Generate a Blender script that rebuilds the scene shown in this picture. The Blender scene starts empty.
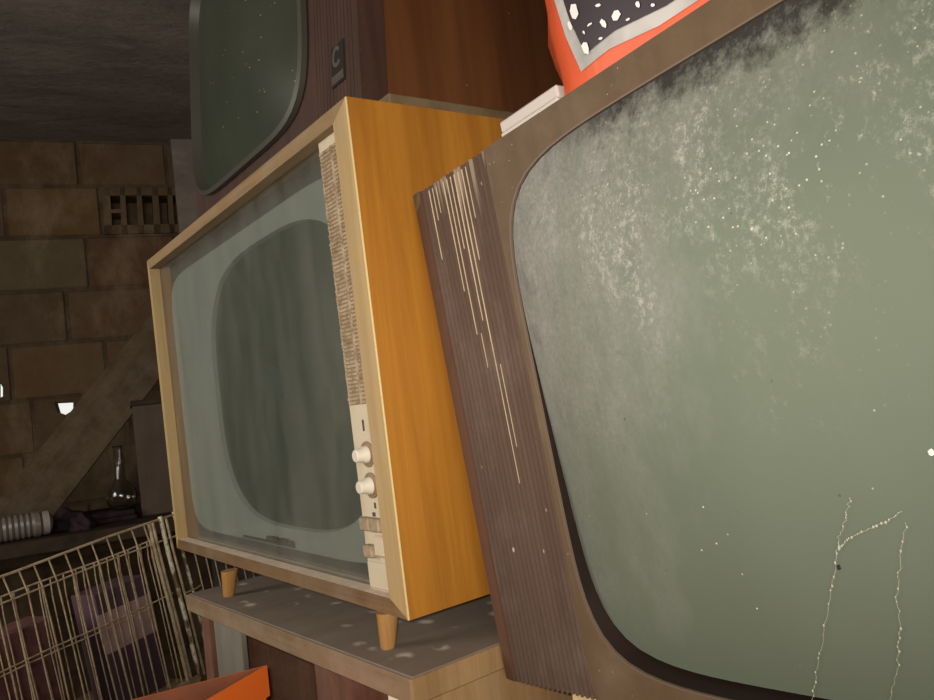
import bpy, bmesh, math, random
from mathutils import Vector, Matrix
random.seed(7)
SC = bpy.context.scene
COL = SC.collection
V = Vector

# ------------------------------------------------------------------ camera
RX = V((0.8028, 0.0597, -0.5933)); RY = V((-0.5845, -0.1175, -0.8028)); RZ = V((-0.1177, 0.9913, -0.0595))
CAM = V((0, 0, 1.05)); FPX = 765.0
def ray(p):
    c = V(((p[0] - 467) / FPX, -(p[1] - 350) / FPX, -1.0))
    return V((RX.dot(c), RY.dot(c), RZ.dot(c)))
def at_depth(p, d): return CAM + ray(p) * d
def at_plane(p, pt, nrm):
    r = ray(p); return CAM + r * ((pt - CAM).dot(nrm) / r.dot(nrm))
def at_z(p, z): return at_plane(p, V((0, 0, z)), V((0, 0, 1)))
cd = bpy.data.cameras.new('camera'); cam = bpy.data.objects.new('camera', cd); COL.objects.link(cam)
R3 = Matrix((RX, RY, RZ))
q = R3.to_quaternion(); q.normalize()
cam.matrix_world = Matrix.Translation(CAM) @ q.to_matrix().to_4x4()
cd.sensor_fit = 'HORIZONTAL'; cd.sensor_width = 36.0; cd.lens = 36.0 * FPX / 934.0
cd.clip_start = 0.01; cd.clip_end = 50
SC.camera = cam

# ------------------------------------------------------------------ materials
def nd(nt, typ, **kw):
    n = nt.nodes.new(typ)
    for k, v in kw.items():
        if k.startswith('_'): setattr(n, k[1:], v)
        else: n.inputs[k.replace('__', ' ')].default_value = v
    return n
def srgb(r, g, b):
    f = lambda c: (c / 255 / 12.92) if c / 255 <= 0.04045 else ((c / 255 + 0.055) / 1.055) ** 2.4
    return (f(r), f(g), f(b), 1)
class Mat:
    """small procedural material builder: base colour with layers of variation and dirt"""
    def __init__(s, name, col, rough=0.6, spec=0.3, metal=0.0):
        s.m = bpy.data.materials.new(name); s.m.use_nodes = True
        s.nt = s.m.node_tree; s.nt.nodes.clear()
        s.out = s.nt.nodes.new('ShaderNodeOutputMaterial')
        s.b = s.nt.nodes.new('ShaderNodeBsdfPrincipled')
        s.nt.links.new(s.b.outputs[0], s.out.inputs[0])
        s.b.inputs['Roughness'].default_value = rough
        s.b.inputs['Specular IOR Level'].default_value = spec
        s.b.inputs['Metallic'].default_value = metal
        s.tc = s.nt.nodes.new('ShaderNodeTexCoord')
        rgb = s.nt.nodes.new('ShaderNodeRGB'); rgb.outputs[0].default_value = col
        s.c = rgb.outputs[0]; s.r = None
        s.nt.links.new(s.c, s.b.inputs['Base Color'])
    def noise(s, scale=(1, 1, 1), sc=5.0, detail=4.0, rough=0.6, dist=0.0, loc=(0, 0, 0)):
        mp = s.nt.nodes.new('ShaderNodeMapping'); mp.inputs['Scale'].default_value = scale
        mp.inputs['Location'].default_value = loc
        s.nt.links.new(s.tc.outputs['Object'], mp.inputs['Vector'])
        n = nd(s.nt, 'ShaderNodeTexNoise', Scale=sc, Detail=detail, Roughness=rough, Distortion=dist)
        s.nt.links.new(mp.outputs[0], n.inputs['Vector'])
        return n.outputs['Fac']
    def voro(s, scale=(1, 1, 1), sc=50.0):
        mp = s.nt.nodes.new('ShaderNodeMapping'); mp.inputs['Scale'].default_value = scale
        s.nt.links.new(s.tc.outputs['Object'], mp.inputs['Vector'])
        n = nd(s.nt, 'ShaderNodeTexVoronoi', Scale=sc)
        s.nt.links.new(mp.outputs[0], n.inputs['Vector'])
        return n
    def ramp(s, x, a, b, lo=0.0, hi=1.0):
        n = s.nt.nodes.new('ShaderNodeMapRange'); n.clamp = True
        n.inputs['From Min'].default_value = a; n.inputs['From Max'].default_value = b
        n.inputs['To Min'].default_value = lo; n.inputs['To Max'].default_value = hi
        s.nt.links.new(x, n.inputs['Value']); return n.outputs[0]
    def math(s, op, a, b):
        n = s.nt.nodes.new('ShaderNodeMath'); n.operation = op
        for i, x in enumerate((a, b)):
            if isinstance(x, (int, float)): n.inputs[i].default_value = x
            else: s.nt.links.new(x, n.inputs[i])
        return n.outputs[0]
    def axis(s, ax):
        n = s.nt.nodes.new('ShaderNodeSeparateXYZ'); s.nt.links.new(s.tc.outputs['Object'], n.inputs[0])
        return n.outputs[ax]
    def layer(s, fac, col, rough=None):
        n = s.nt.nodes.new('ShaderNodeMixRGB')
        if isinstance(fac, (int, float)): n.inputs[0].default_value = fac
        else: s.nt.links.new(fac, n.inputs[0])
        s.nt.links.new(s.c, n.inputs[1])
        if isinstance(col, tuple): n.inputs[2].default_value = col
        else: s.nt.links.new(col, n.inputs[2])
        s.c = n.outputs[0]; s.nt.links.new(s.c, s.b.inputs['Base Color'])
        return s
    def bump(s, h, strength=0.3, dist=0.002):
        n = nd(s.nt, 'ShaderNodeBump', Strength=strength, Distance=dist)
        s.nt.links.new(h, n.inputs['Height']); s.nt.links.new(n.outputs[0], s.b.inputs['Normal']); return s

def wood(name, a, b, axis='z', sc=9.0, rough=0.45, spec=0.35, dust=0.0, fine=1.0, up=False):
    m = Mat(name, a, rough, spec)
    st = {'x': (0.06, 1, 1), 'y': (1, 0.06, 1), 'z': (1, 1, 0.06)}[axis]
    n = m.noise(st, sc * 6, 5, 0.65, 0.4); m.layer(m.ramp(n, 0.32, 0.68), b)
    n2 = m.noise(tuple(v * (0.3 if v < 1 else 1) for v in st), sc * 40, 3, 0.6)
    m.layer(m.ramp(n2, 0.52, 0.72, 0, 0.35 * fine), tuple(c * 0.55 for c in b[:3]) + (1,))
    if up:
        g_ = m.nt.nodes.new('ShaderNodeNewGeometry'); sp_ = m.nt.nodes.new('ShaderNodeSeparateXYZ'); m.nt.links.new(g_.outputs['Normal'], sp_.inputs[0])
        m.layer(m.math('MULTIPLY', m.ramp(sp_.outputs[2], 0.7, 0.9), m.ramp(m.noise((1, 1, 1), 60, 5, .7), 0.3, 0.6, .7, 1)), srgb(212, 192, 174))   # settled dust
    if dust: m.layer(m.ramp(m.noise((1, 1, 1), 14, 6, 0.7), 0.38, 0.75, 0, dust), srgb(150, 138, 122))
    m.bump(n2, 0.12, 0.001)
    return m.m

M = {}
M['veneer'] = wood('honey_veneer', srgb(156, 105, 38), srgb(137, 88, 30), 'z', 9, 0.38, 0.35, fine=0.45)
M['veneer_rim'] = wood('pale_rim_wood', srgb(172, 146, 98), srgb(150, 122, 78), 'z', 8, 0.5, 0.3, dust=0.45)
M['rim_h'] = wood('dusty_rim_wood', srgb(140, 112, 74), srgb(114, 90, 58), 'x', 8, 0.6, 0.25, dust=0.4, up=True)
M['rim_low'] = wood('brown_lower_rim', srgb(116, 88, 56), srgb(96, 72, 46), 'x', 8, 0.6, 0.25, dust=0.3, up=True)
M['leg_wood'] = wood('beech_leg_wood', srgb(158, 114, 58), srgb(134, 94, 44), 'z', 12, 0.5, 0.3, dust=0.45)
M['dark_side'] = wood('dark_walnut_side', srgb(98, 60, 34), srgb(82, 48, 27), 'z', 6, 0.42, 0.35, fine=0.6)
def specks(m, col, sc, thr, amt=1.0, mask=None, st=(1, 1, 1)):
    v = m.voro(st, sc)
    f = m.ramp(v.outputs['Distance'], thr * 0.6, thr, amt, 0)
    sep = m.nt.nodes.new('ShaderNodeSeparateColor'); m.nt.links.new(v.outputs['Color'], sep.inputs[0])
    f = m.math('MULTIPLY', f, m.ramp(sep.outputs[0], 0.55, 0.62))
    if mask is not None: f = m.math('MULTIPLY', f, mask)
    return m.layer(f, col)
# dark tv
m = Mat('specked_walnut', srgb(98, 60, 34), 0.42, 0.35); m.layer(m.ramp(m.noise((1, 1, .06), 40, 5), .35, .7), srgb(80, 47, 26))
specks(m, srgb(190, 178, 160), 75, 0.11, 0.9, m.ramp(m.noise((1, 1, 1), 9, 3), 0.52, 0.6)); M['dark_side'] = m.m
m = Mat('dark_walnut_front', srgb(66, 46, 38), 0.6, 0.25)
m.layer(m.ramp(m.noise((1, 1, 0.08), 60, 4), 0.35, 0.7), srgb(52, 36, 30))
specks(m, srgb(110, 94, 82), 120, 0.1, 0.5); M['dark_front'] = m.m
m = Mat('dusty_ledge', srgb(104, 88, 66), 0.8, 0.15)
m.layer(m.ramp(m.noise((1, 1, 1), 30, 5), 0.35, 0.7), srgb(82, 66, 46)); M['ledge'] = m.m
m = Mat('dim_tube_glass', srgb(54, 58, 48), 0.35, 0.2)
m.layer(m.ramp(m.noise((1, 1, 1), 7, 4), 0.35, 0.7), srgb(46, 50, 41)); specks(m, srgb(170, 165, 150), 90, 0.09, 0.8); M['tube_dim'] = m.m
m = Mat('bezel_grey', srgb(62, 60, 52), 0.4, 0.35); M['bezel_grey'] = m.m
m = Mat('bezel_black', srgb(26, 17, 13), 0.55, 0.25)
m.layer(m.ramp(m.noise((1, 1, 1), 25, 4), 0.45, 0.75, 0, .5), srgb(44, 27, 20)); M['bezel_black'] = m.m
M['black'] = Mat('black_plastic', srgb(30, 26, 26), 0.45, 0.3).m
M['grey_mark'] = Mat('grey_print', srgb(74, 68, 62), 0.5, 0.3).m
# middle tv
m = Mat('mask_grey', srgb(134, 138, 135), 0.65, 0.2)
m.layer(m.ramp(m.noise((1, 1, 0.35), 9, 6, 0.65), 0.35, 0.7, 0, 0.6), srgb(114, 119, 114)); M['mask'] = m.m
m = Mat('recess_dark', srgb(78, 74, 72), 0.75, 0.2)
m.layer(m.ramp(m.noise((1, 1, 1), 20, 5), 0.4, 0.7, 0, 0.6), srgb(66, 62, 60)); M['recess'] = m.m
m = Mat('grey_green_tube', srgb(60, 69, 62), 0.4, 0.2)
m.layer(m.ramp(m.noise((1, 1, 0.12), 14, 5), 0.35, 0.7, 0, 0.6), srgb(54, 62, 56)); specks(m, srgb(160, 160, 148), 70, 0.05, 0.7); M['tube_mid'] = m.m
m = Mat('cream_plastic', srgb(186, 174, 152), 0.5, 0.3)
m.layer(m.ramp(m.noise((1, 1, 1), 40, 5, 0.7), 0.5, 0.75, 0, 0.45), srgb(160, 140, 112)); M['cream'] = m.m
m = Mat('grimy_grille', srgb(160, 143, 120), 0.7, 0.2)
m.layer(m.ramp(m.noise((1, 1, 1), 90, 5, 0.75), 0.42, 0.62, 0, 0.85), srgb(112, 88, 62)); M['grille'] = m.m
m = Mat('grille_gap', srgb(128, 108, 84), 0.8, 0.2); M['gap'] = m.m
M['knob'] = Mat('ivory_knob', srgb(198, 190, 176), 0.35, 0.4).m
m = Mat('brown_key', srgb(134, 118, 96), 0.6, 0.3)
m.layer(m.ramp(m.noise((1, 1, 1), 120, 4), 0.45, 0.7, 0, .6), srgb(168, 150, 126)); M['key'] = m.m
M['edge_light'] = Mat('light_edging', srgb(190, 166, 118), 0.55, 0.3).m
M['dark_mark'] = Mat('dark_mark', srgb(70, 62, 56), 0.6, 0.3).m
# pane: dusty clear glass
def pane_mat():
    m = bpy.data.materials.new('dusty_pane'); m.use_nodes = True; nt = m.node_tree; nt.nodes.clear()
    out = nt.nodes.new('ShaderNodeOutputMaterial'); tr = nt.nodes.new('ShaderNodeBsdfTransparent')
    tr.inputs[0].default_value = (0.93, 0.95, 0.93, 1)
    df = nd(nt, 'ShaderNodeBsdfDiffuse'); df.inputs[0].default_value = srgb(176, 172, 160)
    gl = nd(nt, 'ShaderNodeBsdfGlossy', Roughness=0.12); fr = nd(nt, 'ShaderNodeFresnel', IOR=1.25)
    tc = nt.nodes.new('ShaderNodeTexCoord'); mp = nt.nodes.new('ShaderNodeMapping'); mp.inputs['Scale'].default_value = (1, 1, 0.3)
    n = nd(nt, 'ShaderNodeTexNoise', Scale=16, Detail=7, Roughness=0.7)
    nt.links.new(tc.outputs['Object'], mp.inputs[0]); nt.links.new(mp.outputs[0], n.inputs['Vector'])
    mr = nt.nodes.new('ShaderNodeMapRange'); mr.inputs['From Min'].default_value = 0.35; mr.inputs['From Max'].default_value = 0.75
    mr.inputs['To Min'].default_value = 0.03; mr.inputs['To Max'].default_value = 0.13; nt.links.new(n.outputs['Fac'], mr.inputs['Value'])
    a = nt.nodes.new('ShaderNodeMixShader'); b = nt.nodes.new('ShaderNodeMixShader')
    nt.links.new(mr.outputs[0], a.inputs[0]); nt.links.new(tr.outputs[0], a.inputs[1]); nt.links.new(df.outputs[0], a.inputs[2])
    fm = nd(nt, 'ShaderNodeMath', _operation='MULTIPLY'); fm.inputs[1].default_value = 0.25
    nt.links.new(fr.outputs[0], fm.inputs[0])
    nt.links.new(fm.outputs[0], b.inputs[0]); nt.links.new(a.outputs[0], b.inputs[1]); nt.links.new(gl.outputs[0], b.inputs[2])
    nt.links.new(b.outputs[0], out.inputs[0]); return m
M['pane'] = pane_mat()
# near tv
m = Mat('brown_tv_frame', srgb(86, 69, 51), 0.6, 0.25)
m.layer(m.ramp(m.noise((1, 1, 0.1), 50, 5), 0.35, 0.7, 0, .7), srgb(74, 57, 42))
m.layer(m.ramp(m.noise((1, 1, 1), 12, 6, .7), 0.5, 0.8, 0, .5), srgb(112, 98, 82)); specks(m, srgb(150, 140, 126), 130, 0.09, 0.8); M['brown_frame'] = m.m
m = Mat('ribbed_brown', srgb(84, 67, 58), 0.65, 0.2)
m.layer(m.ramp(m.noise((1, 1, 0.05), 90, 4), 0.35, 0.7, 0, .7), srgb(70, 53, 45))
m.layer(m.ramp(m.noise((1, 1, 0.6), 16, 6, .7), 0.5, 0.8, 0, .5), srgb(112, 98, 90))
wz = m.ramp(m.axis('Z'), 0.36, 0.44, 0, 0.24)
m.layer(m.ramp(m.math('ADD', m.noise((1, 1, 0.03), 95, 3), wz), 0.74, 0.82, 0, .7), srgb(150, 134, 116))
specks(m, srgb(178, 168, 156), 80, 0.1, 0.8, st=(1, 1, .5)); M['ribbed'] = m.m
m = Mat('red_brown_edge', srgb(84, 58, 44), 0.6, 0.25)
m.layer(m.ramp(m.noise((1, 1, 1), 30, 5), 0.5, 0.75, 0, .5), srgb(68, 48, 38)); M['red_edge'] = m.m
m = Mat('dusty_green_tube', srgb(90, 97, 85), 0.5, 0.12)
x, z = m.axis('X'), m.axis('Z')
m.layer(m.ramp(m.noise((1, 1, 0.4), 6, 5), 0.35, 0.75, 0, .5), srgb(80, 87, 75))
# grey dust film, thick in the upper left corner of the tube
d = m.math('ADD', m.math('MULTIPLY', z, 0.9), m.math('MULTIPLY', x, -1.0))          # high towards the upper left
d = m.math('ADD', d, m.ramp(m.noise((1, 1, .5), 8, 5, .7), 0.3, 0.7, -0.09, 0.09))
dm = m.ramp(d, -0.10, 0.20)
grain = m.ramp(m.noise((1, 1, .8), 330, 4, .8), 0.36, 0.64, 0.45, 1)
blot = m.ramp(m.noise((1, 1, .45), 30, 8, .78), 0.34, 0.62, 0.45, 1)
m.layer(m.math('MULTIPLY', m.math('MULTIPLY', dm, m.math('MULTIPLY', grain, blot)), 1.0), srgb(142, 138, 138))
m.layer(m.math('MULTIPLY', dm, m.ramp(m.noise((1, 1, .4), 42, 7, .75, .6), 0.54, 0.72, 0, 0.6)), srgb(62, 63, 62))
# crusts of pale dust
cl = m.ramp(m.noise((1, 1, .4), 13, 6, .7), 0.46, 0.62)
top = m.ramp(m.math('ADD', z, m.ramp(m.noise((1, 1, 1), 9, 4), .3, .7, -.05, .05)), 0.20, 0.31)
n = m.math('MULTIPLY', m.ramp(m.noise((1, 1, .75), 210, 6, .85), 0.50, 0.62), cl)
m.layer(m.math('MULTIPLY', m.math('MULTIPLY', n, top), 0.62), srgb(162, 161, 154))
n = m.math('MULTIPLY', m.ramp(m.noise((1, 1, .7), 95, 8, .85), 0.57, 0.66), m.ramp(m.noise((1, 1, .5), 11, 4, .6, 0, (3, 0, 1)), 0.48, 0.6))
m.layer(m.math('MULTIPLY', m.math('MULTIPLY', n, top), 0.6), srgb(168, 166, 154))
specks(m, srgb(186, 184, 172), 75, 0.055, 0.9, m.ramp(m.noise((1, 1, 1), 6, 3), 0.40, 0.52))
specks(m, srgb(176, 174, 162), 260, 0.2, 0.8, m.math('MULTIPLY', top, m.ramp(m.noise((1, 1, .6), 9, 4, .6), 0.45, 0.58)))
specks(m, srgb(60, 62, 54), 45, 0.05, 0.7)
# black grime rubbed along the upper rim
g = m.math('ADD', m.ramp(z, 0.370, 0.420, 0, 0.5), m.math('MULTIPLY', m.ramp(x, 0.2, 0.36), m.ramp(z, 0.365, 0.395, 0, .14)))
g = m.math('MULTIPLY', m.ramp(m.math('ADD', g, m.noise((1, 1, .7), 70, 8, .8)), 0.80, 1.06, 0, 0.9), m.ramp(x, 0.16, 0.24))
m.layer(g, srgb(38, 35, 34))
m.layer(m.ramp(m.noise((.4, 1, 1.2), 22, 6, .7, 1.2), 0.66, 0.74, 0, .35), srgb(66, 69, 56))
M['tube_near'] = m.m
M['light_line'] = Mat('tube_edge_trim', srgb(92, 78, 66), 0.5, 0.3).m
m = Mat('shelf_board', srgb(122, 110, 100), 0.8, 0.15)
m.layer(m.ramp(m.noise((1, .3, 1), 20, 6, .7), 0.35, 0.7, 0, .8), srgb(104, 90, 80))
bl = m.math('MULTIPLY', m.ramp(m.voro((.7, 1.0, 0), 34).outputs['Distance'], 0.12, 0.30, 1, 0), m.ramp(m.noise((1, 1, 1), 19, 3), 0.46, 0.52))
m.layer(m.math('MULTIPLY', bl, 0.75), srgb(196, 184, 168)); M['shelf'] = m.m
M['shelf_edge'] = wood('shelf_edge_wood', srgb(128, 104, 80), srgb(108, 86, 64), 'x', 8, 0.7, 0.2, dust=0.5)
M['side_wood'] = wood('pale_side_wood', srgb(146, 116, 80), srgb(122, 94, 62), 'z', 6, 0.65, 0.2, dust=0.4)
M['red_wood'] = wood('reddish_panel', srgb(104, 66, 50), srgb(84, 52, 40), 'z', 6, 0.7, 0.2, dust=0.2)
m = Mat('grey_sheet', srgb(118, 114, 104), 0.7, 0.2); m.layer(m.ramp(m.noise((1, 1, .3), 20, 6), 0.35, 0.7), srgb(98, 94, 86)); M['grey_sheet'] = m.m
M['scratch'] = Mat('bare_wood', srgb(172, 154, 130), 0.8, 0.1).m
M['white_edge'] = Mat('white_chipped_edge', srgb(205, 192, 174), 0.7, 0.2).m
m = Mat('orange_plastic', srgb(206, 98, 34), 0.42, 0.4)
m.layer(m.ramp(m.noise((1, 1, 1), 12, 5), 0.4, 0.75, 0, .5), srgb(196, 84, 24)); M['orange_bin'] = m.m
m = Mat('shaded_orange', srgb(122, 68, 42), 0.7, 0.2)
m.layer(m.ramp(m.noise((1, 1, .5), 14, 6, .7), 0.35, 0.7, 0, .9), srgb(92, 56, 40)); M['bin_inside'] = m.m  # inside of the bin, its shade painted into a browner orange
m = Mat('orange_film', srgb(196, 82, 46), 0.35, 0.45)
m.layer(m.ramp(m.noise((1, 1, 1), 20, 3), 0.45, 0.7, 0, .4), srgb(170, 66, 38)); m.bump(m.noise((1, 1, .4), 22, 3), 0.35, 0.004); M['bag'] = m.m
m = Mat('silver_print', srgb(172, 168, 166), 0.4, 0.4); m.layer(m.ramp(m.noise((1, 1, 1), 25, 3), 0.4, 0.7), srgb(140, 138, 138)); M['silver'] = m.m
m = Mat('black_print', srgb(44, 32, 40), 0.35, 0.4); M['black_print'] = m.m
M['white_print'] = Mat('white_print', srgb(214, 210, 208), 0.4, 0.4).m
m = Mat('white_foam', srgb(178, 170, 164), 0.75, 0.2); m.layer(m.ramp(m.noise((1, 1, 1), 40, 5), 0.45, 0.75, 0, .5), srgb(186, 174, 164)); M['foam'] = m.m
M['batten'] = wood('pale_batten', srgb(200, 178, 132), srgb(176, 152, 108), 'x', 8, 0.7, 0.2, dust=0.3)
M['old_wood'] = wood('old_dark_wood', srgb(104, 84, 62), srgb(80, 62, 46), 'x', 4, 0.8, 0.15, dust=0.3)
M['plank'] = wood('old_plank', srgb(88, 72, 54), srgb(70, 56, 41), 'x', 4, 0.8, 0.15, dust=0.25)
m = Mat('bench_top', srgb(62, 50, 40), 0.85, 0.1); m.layer(m.ramp(m.noise((1, 1, 1), 12, 6), 0.4, 0.7), srgb(40, 32, 27)); M['bench'] = m.m
m = Mat('dark_grey_board', srgb(84, 72, 62), 0.8, 0.15); m.layer(m.ramp(m.noise((1, 1, .4), 14, 6), 0.35, 0.7), srgb(68, 58, 50)); M['dark_box'] = m.m
m = Mat('flaked_wire', srgb(190, 172, 142), 0.55, 0.35)
m.layer(m.ramp(m.noise((1, 1, 1), 45, 5, .7), 0.45, 0.62, 0, .7), srgb(140, 112, 76)); M['wire'] = m.m
m = Mat('flaked_white_post', srgb(228, 220, 192), 0.6, 0.3)
m.layer(m.ramp(m.noise((1, 1, .6), 38, 5, .7), 0.45, 0.55, 0, .95), srgb(104, 78, 50)); M['post'] = m.m
m = Mat('purple_card', srgb(86, 66, 76), 0.7, 0.2); M['purple'] = m.m
m = Mat('pale_label', srgb(176, 148, 146), 0.7, 0.2); m.layer(m.ramp(m.noise((1, 1, 1), 30, 4), 0.4, 0.7, 0, .6), srgb(150, 122, 122)); M['pale_label'] = m.m
m = Mat('dusky_pink', srgb(112, 78, 74), 0.8, 0.15); m.layer(m.ramp(m.noise((1, 1, 1), 25, 5), 0.4, 0.65), srgb(80, 54, 56)); M['pink'] = m.m
m = Mat('dark_cloth', srgb(50, 38, 44), 0.9, 0.1); m.layer(m.ramp(m.noise((1, 1, 1), 20, 5), 0.4, 0.65), srgb(34, 26, 30)); M['rag'] = m.m
m = bpy.data.materials.new('flask_glass'); m.use_nodes = True; b = m.node_tree.nodes['Principled BSDF']
b.inputs['Base Color'].default_value = (0.86, 0.84, 0.80, 1); b.inputs['Transmission Weight'].default_value = 1.0
b.inputs['Roughness'].default_value = 0.04; b.inputs['IOR'].default_value = 1.45; M['glass'] = m
m = Mat('ribbed_jar', srgb(104, 96, 90), 0.28, 0.6); M['jar'] = m.m
M['jar_cap'] = Mat('pale_cap', srgb(140, 132, 126), 0.6, 0.3).m
m = Mat('web_dust', srgb(150, 148, 132), 0.9, 0.05); M['web'] = m.m
m = Mat('crumb', srgb(205, 204, 194), 0.8, 0.1); M['crumb'] = m.m
# room
m = Mat('clay_blocks', srgb(140, 120, 98), 0.9, 0.1)
at = m.nt.nodes.new('ShaderNodeAttribute'); at.attribute_name = 'tint'
m.layer(0.85, at.outputs['Color'])
m.layer(m.ramp(m.noise((1, 1, 1), 11, 8, .7), 0.4, 0.72, 0, .5), srgb(108, 92, 76))
m.layer(m.ramp(m.noise((1, 1, .5), 5, 6, .65), 0.5, 0.75, 0, .4), srgb(168, 150, 124))
m.bump(m.noise((1, 1, 1), 50, 8, .7), 0.6, 0.006); M['blocks'] = m.m
m = Mat('rough_plaster', srgb(128, 118, 110), 0.95, 0.08)
m.layer(m.ramp(m.noise((.5, 1.3, 1), 4, 8, .7), 0.36, 0.66, 0, .9), srgb(96, 88, 82))
m.layer(m.ramp(m.noise((.35, 1, 1), 10, 8, .75), 0.56, 0.74, 0, .6), srgb(156, 146, 136))
m.bump(m.noise((.6, 1, 1), 24, 8, .7), 0.7, 0.01); M['plaster'] = m.m
m = Mat('earth_floor', srgb(84, 74, 64), 0.95, 0.08); m.layer(m.ramp(m.noise((1, 1, 1), 5, 8, .7), 0.4, 0.7), srgb(64, 56, 48)); M['floor'] = m.m

# ------------------------------------------------------------------ mesh helpers
def xf(bm, verts, mtx):
    if mtx is not None: bmesh.ops.transform(bm, matrix=mtx, verts=verts)
def box(bm, lo, hi, bev=0.0, mtx=None, seg=1):
    r = bmesh.ops.create_cube(bm, size=1.0); vs = r['verts']
    lo, hi = V(lo), V(hi)
    for v in vs: v.co = V([lo[i] + (v.co[i] + 0.5) * (hi[i] - lo[i]) for i in range(3)])
    if bev:
        es = list({e for v in vs for e in v.link_edges})
        r = bmesh.ops.bevel(bm, geom=es, offset=bev, segments=seg, affect='EDGES', profile=0.5)
        vs = list({v for f in r['faces'] for v in f.verts} | {v for v in vs if v.is_valid})
    xf(bm, vs, mtx); return vs
def hexa(bm, p):   # 8 points: bottom ring then top ring
    vs = [bm.verts.new(x) for x in p]
    for f in ((3, 2, 1, 0), (4, 5, 6, 7), (0, 1, 5, 4), (1, 2, 6, 5), (2, 3, 7, 6), (3, 0, 4, 7)): bm.faces.new([vs[i] for i in f])
    return vs
def tube(bm, pts, r, n=6, closed=False):
    pts = [V(p) for p in pts]; rings = []
    rs = r if isinstance(r, (list, tuple)) else [r] * len(pts)
    up = V((0.31, 0.17, 0.93))
    for i, p in enumerate(pts):
        t = (pts[min(i + 1, len(pts) - 1)] - pts[max(i - 1, 0)]).normalized()
        a = t.cross(up)
        if a.length < 0.05: a = t.cross(V((1, 0, 0)))
        a.normalize(); b = t.cross(a)
        rings.append([bm.verts.new(p + (a * math.cos(k * 2 * math.pi / n) + b * math.sin(k * 2 * math.pi / n)) * rs[i]) for k in range(n)])
    for i in range(len(rings) - 1):
        for k in range(n): bm.faces.new((rings[i][k], rings[i][(k + 1) % n], rings[i + 1][(k + 1) % n], rings[i + 1][k]))
    bm.faces.new(rings[0][::-1]); bm.faces.new(rings[-1])
def lathe(bm, prof, n=32, mtx=None, cap=True):
    rings = [[bm.verts.new((r * math.cos(2 * math.pi * k / n), r * math.sin(2 * math.pi * k / n), z)) for k in range(n)] for r, z in prof]
    for i in range(len(rings) - 1):
        for k in range(n): bm.faces.new((rings[i][k], rings[i][(k + 1) % n], rings[i + 1][(k + 1) % n], rings[i + 1][k]))
    if cap: bm.faces.new(rings[0][::-1]); bm.faces.new(rings[-1])
    xf(bm, [v for r in rings for v in r], mtx)
def sel(a, b, n, th):   # superellipse point at polar angle
    c, s = math.cos(th), math.sin(th)
    r = 1.0 / ((abs(c) / a) ** n + (abs(s) / b) ** n) ** (1.0 / n)
    return r * c, r * s
def angles(n, corners=()):
    return sorted({round(a % (2 * math.pi), 6) for a in [2 * math.pi * k / n for k in range(n)] + list(corners)})
def rect_pt(c, lo, hi, th):
    dx, dz = math.cos(th), math.sin(th); t = 1e9
    if dx > 1e-9: t = min(t, (hi[0] - c[0]) / dx)
    if dx < -1e-9: t = min(t, (lo[0] - c[0]) / dx)
    if dz > 1e-9: t = min(t, (hi[1] - c[1]) / dz)
    if dz < -1e-9: t = min(t, (lo[1] - c[1]) / dz)
    return c[0] + dx * t, c[1] + dz * t
def loops(bm, lst, close_last=False, close_first=False):
    rings = [[bm.verts.new(p) for p in l] for l in lst]
    n = len(rings[0])
    for i in range(len(rings) - 1):
        for k in range(n): bm.faces.new((rings[i][k], rings[i][(k + 1) % n], rings[i + 1][(k + 1) % n], rings[i + 1][k]))
    if close_last: bm.faces.new(rings[-1])
    if close_first: bm.faces.new(rings[0][::-1])
def finish(name, bm, mat, parent=None, smooth=False, angle=35):
    bmesh.ops.remove_doubles(bm, verts=bm.verts, dist=1e-6)
    bmesh.ops.recalc_face_normals(bm, faces=bm.faces)
    me = bpy.data.meshes.new(name); bm.to_mesh(me); bm.free()
    me.materials.append(mat)
    if smooth:
        for p in me.polygons: p.use_smooth = True
        me.set_sharp_from_angle(angle=math.radians(angle))
    o = bpy.data.objects.new(name, me); COL.objects.link(o)
    if parent is not None: o.parent = parent
    return o
def tag(o, label, cat, group=None):
    o['label'] = label; o['category'] = cat
    if group: o['group'] = group
    return o
def thing(name, label, cat, mtx, group=None):
    o = bpy.data.objects.new(name, None); COL.objects.link(o); o.empty_display_size = 0.05
    o.matrix_world = mtx; return tag(o, label, cat, group)
def struct(name, bm, mat, smooth=False):
    o = finish(name, bm, mat, None, smooth); o['kind'] = 'structure'; return o
def frame_mtx(o, x, y, z):
    m = Matrix((x, y, z)).transposed().to_4x4(); m.translation = V(o); return m
B = bmesh.new
TV = Matrix.Rotation(-math.pi / 2, 4, 'Z')     # local x right, y into the set, z up; faces -X

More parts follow.
